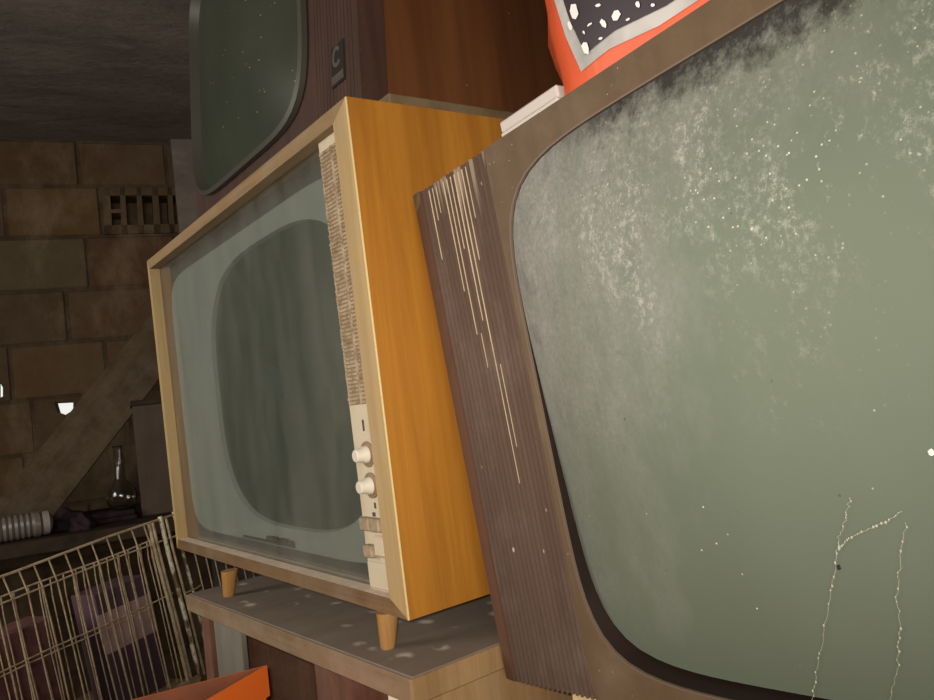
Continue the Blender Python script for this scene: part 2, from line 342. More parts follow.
# ------------------------------------------------------------------ room shell
TH = math.radians(-13); W = V((math.cos(TH), math.sin(TH), 0)); T = V((-math.sin(TH), math.cos(TH), 0)); WT = 3.232
ROOM = frame_mtx((0, 0, 0), W, T, V((0, 0, 1)))
def at_wall(p, t=WT):
    q_ = at_plane(p, T * t, T); return q_.dot(W), q_.z
S0, S1, T0, ZC = -1.5, 2.2, -1.6, 2.215
COURSES = [2.215, 2.032, 1.835, 1.630, 1.430, 1.225, 1.025, 0.82, 0.62, 0.415, 0.21, 0.0]
OFFS = [-0.137, -0.396, -0.133, -0.222, -0.423, -0.25, -0.40, -0.2, -0.36, -0.22, -0.38]
HOLE = [at_wall(p) for p in ((54, 402), (73, 401), (73, 410), (65, 415), (57, 412))]
HOLE2 = [at_wall(p) for p in ((-6, 376), (3, 391), (3, 400), (-6, 404))]
def back_wall():
    bm = B(); lay = bm.loops.layers.color.new('tint'); rnd = random.Random(3)
    pal = [srgb(142, 124, 98), srgb(148, 129, 103), srgb(136, 120, 97), srgb(142, 121, 97), srgb(140, 126, 104), srgb(134, 116, 94)]
    def put(vs, col):
        for f in {f for v in vs for f in v.link_faces}:
            for l in f.loops: l[lay] = col
    blk = []
    for i in range(len(COURSES) - 1):
        z1, z0 = COURSES[i], COURSES[i + 1]
        s = OFFS[i]
        L = 0.322
        while s > S0: s -= L
        while s < S1:
            a, b = max(s, S0), min(s + L, S1)
            if b - a > 0.03:
                blk.append((i, a, b, z0, z1))
            s += L
    for (i, a, b, z0, z1) in blk:
        g = 0.004 + rnd.random() * 0.003
        col = pal[rnd.randrange(len(pal))]; k = 0.92 + rnd.random() * 0.2
        mid = (a + b) / 2
        if i == 2 and -0.2 < mid < 0.2 and mid > -0.13: col = srgb(148, 112, 86)
        if i == 1 and mid < -0.07 and mid > -0.4: col = srgb(156, 134, 94)
        if i == 2 and -0.46 < mid < -0.13: col = srgb(150, 142, 120)
        col = (col[0] * k, col[1] * k, col[2] * k, 1)
        y0 = WT + rnd.random() * 0.008
        lo, hi = (a + g, y0, z0 + g), (b - g, WT + 0.12, z1 - g)
        if i == 1 and a < 0.05 < b:                       # broken hollow block: walls and webs with open cells
            put(box(bm, lo, (hi[0], hi[1], lo[2] + 0.035)), col); put(box(bm, (lo[0], y0, hi[2] - 0.032), hi), col)
            for x_, w_ in ((a + g, .03), (a + .068, .022), (a + .128, .022), (a + .186, .026), (a + .243, .022), (b - g - .03, .03)):
                put(hexa(bm, [V(p) for p in ((x_, y0, z0 + g), (x_ + w_, y0, z0 + g), (x_ + w_, WT + .12, z0 + g), (x_, WT + .12, z0 + g), (x_ + .008, y0, z1 - g), (x_ + w_ + .004, y0, z1 - g), (x_ + w_ + .004, WT + .12, z1 - g), (x_ + .008, WT + .12, z1 - g))]), col)
            put(box(bm, (lo[0], WT + 0.112, lo[2]), (hi[0], WT + 0.12, hi[2])), col)
            put(box(bm, (a + 0.03, y0, z0 + 0.09), (a + 0.075, WT + 0.1, z0 + 0.104)), col)
            continue
        def hole_block(poly):
            # block with a broken hole right through: ring of faces around the opening
            c = (sum(p[0] for p in poly) / len(poly), sum(p[1] for p in poly) / len(poly))
            ths = sorted([math.atan2(p[1] - c[1], p[0] - c[0]) for p in poly])
            pol = sorted(poly, key=lambda p: math.atan2(p[1] - c[1], p[0] - c[0]))
            cor = [math.atan2(z_ - c[1], x_ - c[0]) for x_ in (a + g, b - g) for z_ in (z0 + g, z1 - g)]
            th = angles(40, cor + ths); inn = []
            for t_ in th:
                d = V((math.cos(t_), math.sin(t_)))
                best = 0.02
                for k2 in range(len(pol)):
                    p, q_ = V(pol[k2]) - V(c), V(pol[(k2 + 1) % len(pol)]) - V(c)
                    e = q_ - p; den = d.x * e.y - d.y * e.x
                    if abs(den) < 1e-9: continue
                    tt = (p.x * e.y - p.y * e.x) / den; uu = (p.x * d.y - p.y * d.x) / den
                    if tt > 0 and -1e-6 <= uu <= 1 + 1e-6: best = tt
                inn.append((c[0] + d.x * best, c[1] + d.y * best))
            out = [rect_pt(c, (a + g, z0 + g), (b - g, z1 - g), t_) for t_ in th]
            n0 = set(bm.verts)
            loops(bm, [[(x_, WT + 0.15, z_) for x_, z_ in inn], [(x_, y0, z_) for x_, z_ in inn], [(x_, y0, z_) for x_, z_ in out],
                       [(x_, WT + 0.15, z_) for x_, z_ in out], [(x_, WT + 0.15, z_) for x_, z_ in inn]])
            put(set(bm.verts) - n0, col)
        inside = [pl for pl in (HOLE, HOLE2) if a + g < min(p[0] for p in pl) and max(p[0] for p in pl) < b - g and z0 + g < min(p[1] for p in pl) and max(p[1] for p in pl) < z1 - g]
        if inside: hole_block(inside[0]); continue
        put(box(bm, lo, hi, 0.005), col)
    # mortar behind the joints, left open behind the holes
    def mortar(a, b, z0, z1): put(box(bm, (a, WT + 0.0095, z0), (b, WT + 0.11, z1)), srgb(112, 97, 80))
    HB = [(OFFS[1] + .322 + .012, 1.835 + .012), (OFFS[1] + .644 - .012, 2.032 - .012)]
    xs = sorted([S0, S1] + [min(p[0] for p in pl) for pl in (HOLE, HOLE2, HB)] + [max(p[0] for p in pl) for pl in (HOLE, HOLE2, HB)])
    for i in range(len(xs) - 1):
        mid = (xs[i] + xs[i + 1]) / 2; gaps = []
        for pl in (HOLE, HOLE2, HB):
            if min(p[0] for p in pl) <= mid <= max(p[0] for p in pl): gaps.append((min(p[1] for p in pl), max(p[1] for p in pl)))
        z = 0.0
        for g0, g1 in sorted(gaps): mortar(xs[i], xs[i + 1], z, g0); z = g1
        mortar(xs[i], xs[i + 1], z, ZC)
    bmesh.ops.transform(bm, matrix=ROOM, verts=bm.verts)
    return struct('wall_back', bm, M['blocks'])
def hole_fix():
    # keep each opening inside one block so that the joints do not close it
    global HOLE, HOLE2
    def fit(pl, a, b, z0, z1):
        xs = [p[0] for p in pl]; zs = [p[1] for p in pl]
        dx = max(0, a - min(xs)) - max(0, max(xs) - b); dz = max(0, z0 - min(zs)) - max(0, max(zs) - z1)
        return [(p[0] + dx, p[1] + dz) for p in pl]
    HOLE = fit(HOLE, -9, 9, 1.035, 1.213); HOLE2 = fit(HOLE2, -9, 9, 1.236, 1.418)
hole_fix()
OFFS[5] = -0.36; OFFS[4] = -0.423
back_wall()
def slab(name, lo, hi, mat):
    bm = B(); box(bm, lo, hi); bmesh.ops.transform(bm, matrix=ROOM, verts=bm.verts); return struct(name, bm, mat)
slab('floor', (S0 - .2, T0 - .2, -0.12), (S1 + .2, WT + .16, 0.0), M['floor'])
slab('ceiling', (S0 - .2, T0 - .2, ZC), (S1 + .2, WT + .16, ZC + 0.15), M['plaster'])
bm = B()   # left wall; its unglazed opening is added, out of view, for fill light
for lo, hi in (((S0 - .15, T0, 0), (S0, 0.8, ZC)), ((S0 - .15, 1.7, 0), (S0, WT + .15, ZC)), ((S0 - .15, 0.8, 0), (S0, 1.7, 1.0)), ((S0 - .15, 0.8, 1.9), (S0, 1.7, ZC))): box(bm, lo, hi)
bmesh.ops.transform(bm, matrix=ROOM, verts=bm.verts); struct('wall_left', bm, M['plaster'])
slab('wall_right', (S1, T0, 0), (S1 + .15, WT + .15, ZC), M['plaster'])
# front wall (behind the photographer) with a doorway added to let in fill light
bm = B()
box(bm, (S0, T0 - .15, 0), (-0.9, T0, ZC)); box(bm, (-0.1, T0 - .15, 0), (S1, T0, ZC)); box(bm, (-0.9, T0 - .15, 2.0), (-0.1, T0, ZC))
bmesh.ops.transform(bm, matrix=ROOM, verts=bm.verts); struct('wall_front', bm, M['plaster'])
# concrete pier at the right end of the visible wall
slab('trim_1', (0.205, WT - 0.035, 0.0), (0.55, WT + 0.0, ZC), M['plaster'])

# ------------------------------------------------------------------ cabinet under the honey set
ZS = 0.825
ca = V((0.297, 1.098, 0)); cx = V((0.046, -0.99894, 0)); cy = V((0.99894, 0.046, 0))
CAB = frame_mtx((ca.x, ca.y, 0), cx, cy, V((0, 0, 1)))
CW, CDP = 0.534, 0.47
cab = thing('cabinet', 'low open-fronted wooden cabinet with dusty grey top under the honey wood television', 'cabinet', CAB)
bm = B(); box(bm, (-0.012, 0, ZS - 0.022), (CW, CDP, ZS), 0.0015); finish('top_board', bm, M['shelf'], cab)
bm = B(); box(bm, (-0.012, -0.003, ZS - 0.022), (CW, 0, ZS - 0.0005), 0.001); finish('front_edging', bm, M['shelf_edge'], cab)
bm = B(); box(bm, (-0.004, 0.012, 0), (0.024, CDP, ZS - 0.022), 0.001); finish('side_panel', bm, M['red_wood'], cab)
bm = B(); box(bm, (CW - 0.044, 0.012, 0), (CW - 0.003, CDP, ZS - 0.022), 0.001); finish('side_panel', bm, M['side_wood'], cab)
bm = B(); box(bm, (CW - 0.044, 0.001, 0), (CW - 0.024, 0.0115, ZS - 0.022), 0.001); finish('edge_strip', bm, M['white_edge'], cab)['label'] = 'chipped white front edge strip'
bm = B(); box(bm, (0.024, CDP - 0.012, 0), (CW - 0.044, CDP, ZS - 0.022)); finish('back_panel', bm, M['old_wood'], cab)
bm = B(); box(bm, (0.024, 0.02, 0.06), (CW - 0.044, CDP - 0.012, 0.08)); finish('bottom_board', bm, M['old_wood'], cab)
bm = B(); box(bm, (CW, -0.003, ZS - 0.022), (CW + 0.003, CDP, ZS - .0005), 0.001); finish('end_edging', bm, M['side_wood'], cab)
# things inside the cabinet
bm = B(); box(bm, (0.026, 0.018, 0.08), (0.118, 0.026, 0.795), 0.001); bmesh.ops.transform(bm, matrix=CAB, verts=bm.verts)
tag(finish('metal_sheet', bm, M['grey_sheet']), 'pale grey sheet standing upright inside the open cabinet at its left end', 'sheet')
bm = B(); box(bm, (0.26, 0.045, 0.08), (0.485, 0.065, 0.782), 0.002); bmesh.ops.transform(bm, matrix=CAB, verts=bm.verts)
tag(finish('wooden_board', bm, M['red_wood']), 'reddish brown board standing inside the open cabinet at its right end', 'board')

# ------------------------------------------------------------------ honey wood television
X0, Y0, ZB, TW, THT, TD = 0.3480, 0.6045, 0.8580, 0.722, 0.479, 0.36
LEGH = ZB - ZS
DP = 0.0155
tv2 = thing('television', 'old television in honey wood cabinet with cream control strip and tapered legs', 'television',
            Matrix.Translation((X0, Y0, ZS)) @ Matrix.Rotation(math.radians(0.3), 4, 'Z') @ Matrix.Rotation(math.radians(-0.6), 4, 'Y') @ Matrix.Translation((0, TW / 2, 0)) @ TV, 'old televisions')
hw = TW / 2; z0, z1 = LEGH, LEGH + THT
bm = B()   # cabinet shell: sides, top, bottom, back
bm.free()
for s in (-1, 1):
    bm = B(); box(bm, (s * hw, 0.0006, z0), (s * (hw - 0.012), TD, z1), 0.0006); finish('side_panel', bm, M['veneer'], tv2)
for nm_, za_ in (('top_panel', z1 - 0.012), ('bottom_panel', z0)):
    bm = B(); box(bm, (-hw + 0.012, DP, za_), (hw - 0.012, TD, za_ + 0.012)); finish(nm_, bm, M['rim_h'], tv2)
bm = B(); box(bm, (-hw + 0.012, TD - 0.01, z0 + 0.012), (hw - 0.012, TD - 0.002, z1 - 0.012)); box(bm, (-0.2, TD - 0.002, z0 + 0.06), (0.2, TD + 0.06, z1 - 0.06), 0.02)
finish('back_cover', bm, M['dark_box'], tv2)
RL, RR, RT = 0.0125, 0.030, 0.0155; DP = 0.0155     # rim widths and recess depth
xl, xr, zl, zh = -hw + RL, hw - RR, z0 + RT, z1 - RT
HO = hw - 0.0004
for (xo, xi, s) in ((-HO, xl, -1), (HO, xr, 1)):      # left and right stiles, mitred
    bm = B()
    hexa(bm, [V(p) for p in ((xo, 0, z0), (xi, 0, zl), (xi, DP, zl), (xo, DP, z0), (xo, 0, z1), (xi, 0, zh), (xi, DP, zh), (xo, DP, z1))])
    finish('frame_stile', bm, M['veneer_rim'], tv2)
for (zo, zi) in ((z0, zl), (z1, zh)):
    bm = B(); hexa(bm, [V(p) for p in ((-HO, 0, zo), (xl, 0, zi), (xl, DP, zi), (-HO, DP, zo), (HO, 0, zo), (xr, 0, zi), (xr, DP, zi), (HO, DP, zo))])
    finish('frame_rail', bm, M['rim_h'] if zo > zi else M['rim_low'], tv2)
bm = B(); box(bm, (hw - 0.0016, -0.0006, z0), (hw + 0.0006, 0.0012, z1), 0.0005); finish('edge_strip', bm, M['edge_light'], tv2)['label'] = 'pale worn edge strip'
# recess back panel, mask, tube
XC0 = 0.279
cx_, cz_ = 0.072, z0 + 0.2355
def tube_outline(a, b, n, th): return [(cx_ + sel(a, b, n, t)[0], cz_ + sel(a, b, n, t)[1]) for t in th]
bm = B(); mlo, mhi = (-0.330, z0 + 0.031), (0.30, z0 + 0.440)
mc = ((mlo[0] + mhi[0]) / 2, (mlo[1] + mhi[1]) / 2)
th = angles(96)
mo = [(mc[0] + sel((mhi[0] - mlo[0]) / 2, (mhi[1] - mlo[1]) / 2, 11, t)[0], mc[1] + sel((mhi[0] - mlo[0]) / 2, (mhi[1] - mlo[1]) / 2, 11, t)[1]) for t in th]
ti = tube_outline(0.236, 0.180, 3.1, th); tj = tube_outline(0.234, 0.178, 3.1, th)
loops(bm, [[(x_, DP + 0.018, z_) for x_, z_ in mo], [(x_, DP + 0.008, z_) for x_, z_ in mo], [(x_, DP + 0.010, z_) for x_, z_ in ti], [(x_, DP + 0.016, z_) for x_, z_ in tj]])
finish('tube_mask', bm, M['mask'], tv2, True)
bm = B(); box(bm, (-hw + 0.012, DP + 0.018, z0 + 0.012), (hw - 0.012, DP + 0.02, z1 - 0.012))
# open the back panel behind the tube by building it as a ring
bm.free(); bm = B()
rc = (cx_, cz_); cor = [math.atan2(zz - rc[1], xx - rc[0]) for xx in (-hw + .012, hw - .012) for zz in (z0 + .012, z1 - .012)]
thc = angles(96, cor)
ro = [rect_pt(rc, (-hw + .012, z0 + .012), (hw - .012, z1 - .012), t) for t in thc]; ri = tube_outline(0.235, 0.179, 3.1, thc)
loops(bm, [[(x_, DP + 0.018, z_) for x_, z_ in ro], [(x_, DP + 0.018, z_) for x_, z_ in ri]]); finish('recess_panel', bm, M['recess'], tv2)
bm = B(); L = []
for k in range(0, 24):
    f = 1 - k / 23.1
    L.append([(x_, DP + 0.0158 - 0.0135 * (1 - f * f), z_) for x_, z_ in tube_outline(0.2355 * f, 0.1795 * f, 3.1 - 1.0 * (1 - f), th)])
loops(bm, L, close_last=True); finish('picture_tube', bm, M['tube_mid'], tv2, True)
bm = B()   # name script on the mask, worn past reading
rnd = random.Random(5)
box(bm, (-0.10, DP + 0.0045, z0 + 0.0335), (0.07, DP + 0.008, z0 + 0.0365), 0.0005)
for k in range(14): box(bm, (-0.012 + k * 0.006, DP + 0.004, z0 + 0.037), (-0.0085 + k * 0.006, DP + 0.008, z0 + 0.0405 + 0.003 * rnd.random()), 0.0005)
finish('name_badge', bm, M['dark_mark'], tv2)
bm = B(); box(bm, (xl + 0.0005, DP, zl - 0.004), (XC0, DP + 0.0025, zh + 0.004)); finish('glass_pane', bm, M['pane'], tv2)['label'] = 'dusty protective glass pane'
# control strip
strip = B(); box(strip, (XC0, 0.009, zl), (xr, DP + 0.012, zh), 0.0008); strip = finish('control_strip', strip, M['cream'], tv2)
gz0, gz1 = z0 + 0.196, z0 + 0.452
bm = B(); box(bm, (XC0 + 0.004, 0.0085, gz0), (xr - 0.003, 0.010, gz1)); finish('grille_back', bm, M['gap'], strip)
bm = B(); nsl = 64
for k in range(nsl):
    z = gz0 + (gz1 - gz0) * (k + 0.5) / nsl
    j = rnd.random() * 0.004
    box(bm, (XC0 + 0.001 + j * 0.5, 0.0074 + rnd.random() * 0.0004, z - 0.0014), (XC0 + 0.0265, 0.0088, z + 0.0014), 0.0004)
    box(bm, (XC0 + 0.0295, 0.0074, z - 0.0014), (xr - 0.003, 0.0088, z + 0.0014), 0.0004)
box(bm, (XC0 + 0.0265, 0.0072, gz0), (XC0 + 0.0295, 0.0088, gz1))
finish('speaker_grille', bm, M['grille'], strip)
rotx = Matrix.Rotation(math.pi / 2, 4, 'X')    # lathe axis +z -> -y
for zz in (0.1475, 0.1175):
    o = B(); mt = Matrix.Translation((0.306, 0.009, z0 + zz)) @ rotx
    lathe(o, [(0.0125, 0), (0.0125, 0.0012), (0.011, 0.002)], 28, mt); kb = finish('knob', o, M['gap'], strip, True)
    o = B(); lathe(o, [(0.0085, 0.0015), (0.0082, 0.005), (0.0066, 0.008), (0.0062, 0.0135), (0.0052, 0.0145)], 28, mt)
    c = finish('knob_cap', o, M['knob'], strip, True)
    kb.name = 'knob_collar'; c.name = 'knob'
for lo, hi in (((0.303, 0.0082, z0 + 0.170), (0.3055, 0.0092, z0 + 0.181)), ((0.3075, 0.0082, z0 + 0.0955), (0.31, 0.0092, z0 + 0.101)), ((0.302, 0.0082, z0 + 0.0875), (0.307, 0.0092, z0 + 0.0915))):
    bm = B(); box(bm, lo, hi); finish('printed_mark', bm, M['dark_mark'], strip)
for (a, b, zz, hh) in ((0.286, 0.3035, 0.0745, 0.0125), (0.3055, 0.3235, 0.0745, 0.0125), (0.287, 0.303, 0.0485, 0.012)):
    o = B(); box(o, (a, 0.001, z0 + zz), (b, 0.009, z0 + zz + hh), 0.0012); finish('push_button', o, M['key'], strip)
bm = B(); box(bm, (0.304, 0.004, z0 + 0.050), (0.3245, 0.009, z0 + 0.070), 0.002); box(bm, (0.284, 0.0055, z0 + 0.018), (0.3255, 0.009, z0 + 0.044), 0.0015)
finish('button_cover', bm, M['cream'], strip)
# legs, splayed and tapered
for (lx, ly) in ((0.283, 0.055), (-0.19, 0.055), (0.27, 0.29), (-0.19, 0.29)):
    pass
def leg_at(px, py, zf=ZS):
    p = at_z((px, py), zf); loc = tv2.matrix_world.inverted() @ p; return loc
la, lb = leg_at(388, 648), leg_at(229, 596)
for (lx, ly) in ((la.x, la.y), (lb.x, lb.y), (la.x, la.y + 0.24), (lb.x, lb.y + 0.24)):
    o = B(); prof = [(0.0064, 0.0), (0.0074, 0.002), (0.0108, LEGH)]
    rings = []
    lathe(o, prof, 24)
    for v in o.verts: v.co += V((lx, ly - (v.co.z / LEGH) * -0.004, 0))
    finish('leg', o, M['leg_wood'], tv2, True)

# ------------------------------------------------------------------ dark television on top
Z3 = ZB + THT
TVX = 0.395
tv3 = thing('television', 'dark walnut television with bulging screen stacked on top of the honey wood one', 'television',
            tv2.matrix_basis @ Matrix.Translation((Y0 + TW / 2 - 0.868, TVX - X0, LEGH + THT)), 'old televisions')
SL = math.tan(math.radians(4.6)); XL3, XR3, H3, D3 = -0.335, 0.214, 0.47, 0.40
sk = Matrix(((1, 0, 0, 0), (0, 1, SL, 0), (0, 0, 1, 0), (0, 0, 0, 1)))   # front face leans back
bm = B(); hexa(bm, [V(p) for p in ((XL3, 0.012, 0.014), (XR3, 0.012, 0.014), (XR3, D3, 0.014), (XL3, D3, 0.014), (XL3, 0.012 + SL * H3, H3), (XR3, 0.012 + SL * H3, H3), (XR3, D3 - .04, H3), (XL3, D3 - .04, H3))])
bm.faces.ensure_lookup_table()
fr = min(bm.faces, key=lambda f: f.calc_center_median().y); bmesh.ops.delete(bm, geom=[fr], context='FACES_ONLY')
finish('body', bm, M['dark_side'], tv3)
bm = B(); box(bm, (XL3 + 0.01, 0.004, 0), (0.258, D3 - 0.02, 0.0138), 0.002); finish('plinth', bm, M['ledge'], tv3)['label'] = 'dusty grey plinth'
# front panel ring around the tube
tc3 = (-0.116, 0.242); A3, B3 = 0.205, 0.182
cor = [math.atan2(zz - tc3[1], xx - tc3[0]) for xx in (XL3, XR3) for zz in (0.012, H3)]
thc = angles(96, cor)
def o3(a, b, n): return [(tc3[0] + sel(a, b, n, t)[0], tc3[1] + sel(a, b, n, t)[1]) for t in thc]
ro = [rect_pt(tc3, (XL3, 0.012), (XR3, H3), t) for t in thc]
ri = o3(A3 + .004, B3 + .004, 5.5)
bm = B(); loops(bm, [[(x_, 0.014 + SL * z_, z_) for x_, z_ in ro], [(x_, 0.0 + SL * z_, z_) for x_, z_ in ro], [(x_, SL * z_, z_) for x_, z_ in ri], [(x_, 0.02 + SL * z_, z_) for x_, z_ in ri]])
fp = finish('front_panel', bm, M['dark_front'], tv3)
bm = B(); r1, r2, r3_ = o3(A3 + .005, B3 + .005, 5.5), o3(A3 - .001, B3 - .001, 5.5), o3(A3 - .007, B3 - .007, 5.5)
loops(bm, [[(x_, -0.001 + SL * z_, z_) for x_, z_ in r1], [(x_, -0.008 + SL * z_, z_) for x_, z_ in r1], [(x_, -0.010 + SL * z_, z_) for x_, z_ in r2], [(x_, 0.006 + SL * z_, z_) for x_, z_ in r3_]])
finish('tube_surround', bm, M['bezel_grey'], tv3, True)
bm = B(); L = []
for k in range(0, 24):
    f = 1 - k / 23.1
    L.append([(x_, 0.004 - 0.034 * (1 - f * f) + SL * z_, z_) for x_, z_ in o3((A3 - .006) * f, (B3 - .006) * f, 5.5 - 3.2 * (1 - f))])
loops(bm, L, close_last=True); finish('picture_tube', bm, M['tube_dim'], tv3, True)
bm = B()
for k in range(13):
    x_ = 0.106 + k * 0.0078
    box(bm, (x_, -0.0012, 0.02), (x_ + 0.0062, 0.004, H3 - 0.01), 0.0006, sk)
finish('speaker_slats', bm, M['dark_front'], tv3)
bm = B(); box(bm, (XR3 - 0.004, -0.0035, 0.014), (XR3 + 0.001, 0.03, H3), 0.001, sk); finish('corner_trim', bm, M['dark_front'], tv3)
# emblem plate: black square with an open ring, lettering bar below
EX0, EX1, EZ0, EZ1 = 0.152, 0.182, 0.058, 0.103
bm = B(); box(bm, (EX0, -0.0028, EZ0), (EX1, -0.0005, EZ1), 0.0008, sk); ep = finish('emblem_plate', bm, M['black'], tv3)
bm = B(); ec = ((EX0 + EX1) / 2 - 0.001, EZ0 + 0.031)
n_ = 26
for k in range(n_):
    a = math.radians(35 + 290 * k / (n_ - 1)); pts = (V((ec[0] + 0.0095 * math.cos(a), 0, ec[1] + 0.0115 * math.sin(a))), V((ec[0] + 0.0055 * math.cos(a), 0, ec[1] + 0.007 * math.sin(a))))
    if k: 
        hexa(bm, [V((p.x, y_ + SL * p.z, p.z)) for y_ in (-0.0026, -0.0034) for p in (prev[0], prev[1], pts[1], pts[0])])
    prev = pts
finish('emblem_mark', bm, M['grey_mark'], ep)
bm = B(); box(bm, (EX0 + 0.002, -0.0036, EZ0 + 0.003), (EX1 - 0.002, -0.0025, EZ0 + 0.012), 0.0004, sk)
for k in range(6): box(bm, (EX0 + 0.004 + k * 0.0043, -0.0041, EZ0 + 0.005), (EX0 + 0.007 + k * 0.0043, -0.0034, EZ0 + 0.010), 0, sk)
finish('emblem_bar', bm, M['grey_mark'], ep)

# ------------------------------------------------------------------ near television, tipped forward
u1 = V((0.0123329, -0.9973276, 0.0720105)); v1 = V((-0.0401562, 0.0714639, 0.9966345)); n1 = u1.cross(v1) * -1
y1 = v1.cross(u1)
b2 = V((0.4103592, 0.5564052, 0.7983944))
NT = frame_mtx(b2, u1, y1, v1)
tv1 = thing('television', 'large brown television nearest the camera with dusty green screen and ribbed grille', 'television', NT, 'old televisions')
W1, H1, D1 = 0.645, 0.4445, 0.37
tc1 = (0.360, 0.2205); A1, B1 = 0.2435, 0.2000
def sink(z_):
    t = max(0.0, min(1.0, (z_ - 0.03) / 0.30)); return 0.0115 * (1 - t * t * (3 - 2 * t))
cor = [math.atan2(zz - tc1[1], xx - tc1[0]) for xx in (0.112, W1) for zz in (0, H1)]
th1 = angles(128, cor)
def o1(a, b, n): return [(tc1[0] + sel(a, b, n, t)[0], tc1[1] + sel(a, b, n, t)[1]) for t in th1]
ro = [rect_pt(tc1, (0.110, 0.0), (W1, H1), t) for t in th1]
ri = o1(A1, B1, 6.5)
ri = [(max(x_, 0.1115), z_) for x_, z_ in ri]
bm = B(); loops(bm, [[(x_, 0.03, z_) for x_, z_ in ro], [(x_, 0.0, z_) for x_, z_ in ro], [(x_, 0.0, z_) for x_, z_ in ri], [(x_, 0.002, z_) for x_, z_ in ri]])
finish('front_frame', bm, M['brown_frame'], tv1)
bm = B(); rb = o1(A1 - .0005, B1 - .0005, 6.5); rc_ = o1(A1 - 0.003, B1 - 0.005, 6.4); 
loops(bm, [[(x_, 0.0015, z_) for x_, z_ in rb], [(x_, 0.026, z_ + .003) for x_, z_ in rc_], [(x_, 0.034, z_) for x_, z_ in o1(A1 - .03, B1 - .03, 6)]]); finish('tube_surround', bm, M['bezel_black'], tv1, True)
bm = B(); rr = o1(A1 + .0006, B1 + .0006, 6.5); rs = o1(A1 - .0006, B1 - .0006, 6.5)
loops(bm, [[(max(x_, .1105), 0.001, z_) for x_, z_ in rr], [(max(x_, .1105), -0.0004, z_) for x_, z_ in rr], [(x_, -0.0004, z_) for x_, z_ in rs], [(x_, 0.002, z_) for x_, z_ in rs]]); finish('tube_trim', bm, M['light_line'], tv1)
bm = B(); L = []
for k in range(0, 30):
    f = 1 - k / 29.1
    L.append([(x_, 0.0015 + sink(z_) - 0.030 * (1 - f ** 2.6), z_ + .003) for x_, z_ in o1((A1 - .0016) * f, (B1 - .004) * f, 6.4 - 4.0 * (1 - f))])
loops(bm, L, close_last=True)
def tube_y(x_, z_):
    # depth of the tube surface at a point of the front
    lo_, hi_ = 0.02, 1.0
    for _ in range(30):
        f = (lo_ + hi_) / 2; n_ = 6.4 - 4.0 * (1 - f)
        s_ = (abs(x_ - tc1[0]) / ((A1 - .0016) * f)) ** n_ + (abs(z_ - .003 - tc1[1]) / ((B1 - .004) * f)) ** n_
        if s_ > 1: lo_ = f
        else: hi_ = f
    return 0.0015 + sink(z_) - 0.030 * (1 - f ** 2.6)
finish('picture_tube', bm, M['tube_near'], tv1, True, 60)
# ribbed loudspeaker grille
bm = B(); box(bm, (0.013, 0.005, 0.0), (0.110, 0.03, H1)); nr = 17
for k in range(nr):
    x_ = 0.0135 + k * (0.0965 / nr); w_ = 0.0965 / nr
    a = [(x_ + 0.0006, 0.0055), (x_ + 0.0014, 0.0005), (x_ + w_ - 0.0022, 0.0), (x_ + w_ - 0.0012, 0.0055)]
    lo_ = [bm.verts.new((p[0], p[1], 0.0)) for p in a]; hi_ = [bm.verts.new((p[0], p[1], H1 - 0.0005)) for p in a]
    for i in range(4): bm.faces.new((lo_[i], lo_[(i + 1) % 4], hi_[(i + 1) % 4], hi_[i]))
    bm.faces.new(lo_[::-1]); bm.faces.new(hi_)
finish('speaker_grille', bm, M['ribbed'], tv1)
bm = B(); hexa(bm, [V(p) for p in ((0.0, 0.0012, 0), (0.013, 0.0, 0), (0.013, 0.03, 0), (0.0, 0.03, 0), (0.0, 0.0012, H1), (0.013, 0.0, H1), (0.013, 0.03, H1), (0.0, 0.03, H1))]); finish('side_edge', bm, M['red_edge'], tv1)
bm = B()
box(bm, (0, 0.03, 0), (0.014, D1, H1)); box(bm, (W1 - 0.014, 0.03, 0), (W1, D1, H1)); box(bm, (0.014, 0.03, 0), (W1 - 0.014, D1, 0.014)); box(bm, (0.014, 0.03, H1 - 0.014), (W1 - 0.014, D1, H1)); box(bm, (0.014, D1 - 0.01, 0.014), (W1 - 0.014, D1, H1 - 0.014))
finish('body', bm, M['brown_frame'], tv1)
# chipped bare wood scratches on the ribs
bm = B()
SCR = [(0.0225, .44, .375, 1.6), (0.028, .44, .41, 1.2), (0.0385, .44, .415, 1.0), (0.046, .44, .34, 1.5), (0.052, .44, .30, 1.5), (0.0565, .44, .375, 1.6), (0.0625, .44, .31, 1.8), (0.068, .44, .245, 1.6), (0.0735, .44, .36, 1.6), (0.079, .44, .395, 1.2), (0.068, .29, .17, .8), (0.074, .27, .20, .5), (0.0565, .30, .27, .5)]
for (xs_, za_, zb2_, w_) in SCR:
    p0, p1, w_ = (xs_, min(za_, H1 - .0006)), (xs_, zb2_), w_ * .001
    k0 = round((p0[0] - 0.0135) / (0.0965 / nr)); xx = p0[0]
    n_ = 14; vs = []
    # each scratch keeps to the crest of one rib: follow the rib line, fraying in width
    xr_ = 0.0135 + k0 * (0.0965 / nr) + 0.0022
    for i in range(n_ + 1):
        t = i / n_; z_ = p0[1] + (p1[1] - p0[1]) * t; ww = w_ * (0.55 + 0.45 * rnd.random()) * (1 - 0.5 * t)
        vs.append([bm.verts.new((xr_ - ww / 2, -0.0003, z_)), bm.verts.new((xr_ + ww / 2, -0.0003, z_)), bm.verts.new((xr_ + ww / 2, 0.001, z_)), bm.verts.new((xr_ - ww / 2, 0.001, z_))])
    for i in range(n_):
        for j in range(4): bm.faces.new((vs[i][j], vs[i][(j + 1) % 4], vs[i + 1][(j + 1) % 4], vs[i + 1][j]))
    bm.faces.new(vs[0]); bm.faces.new(vs[-1][::-1])
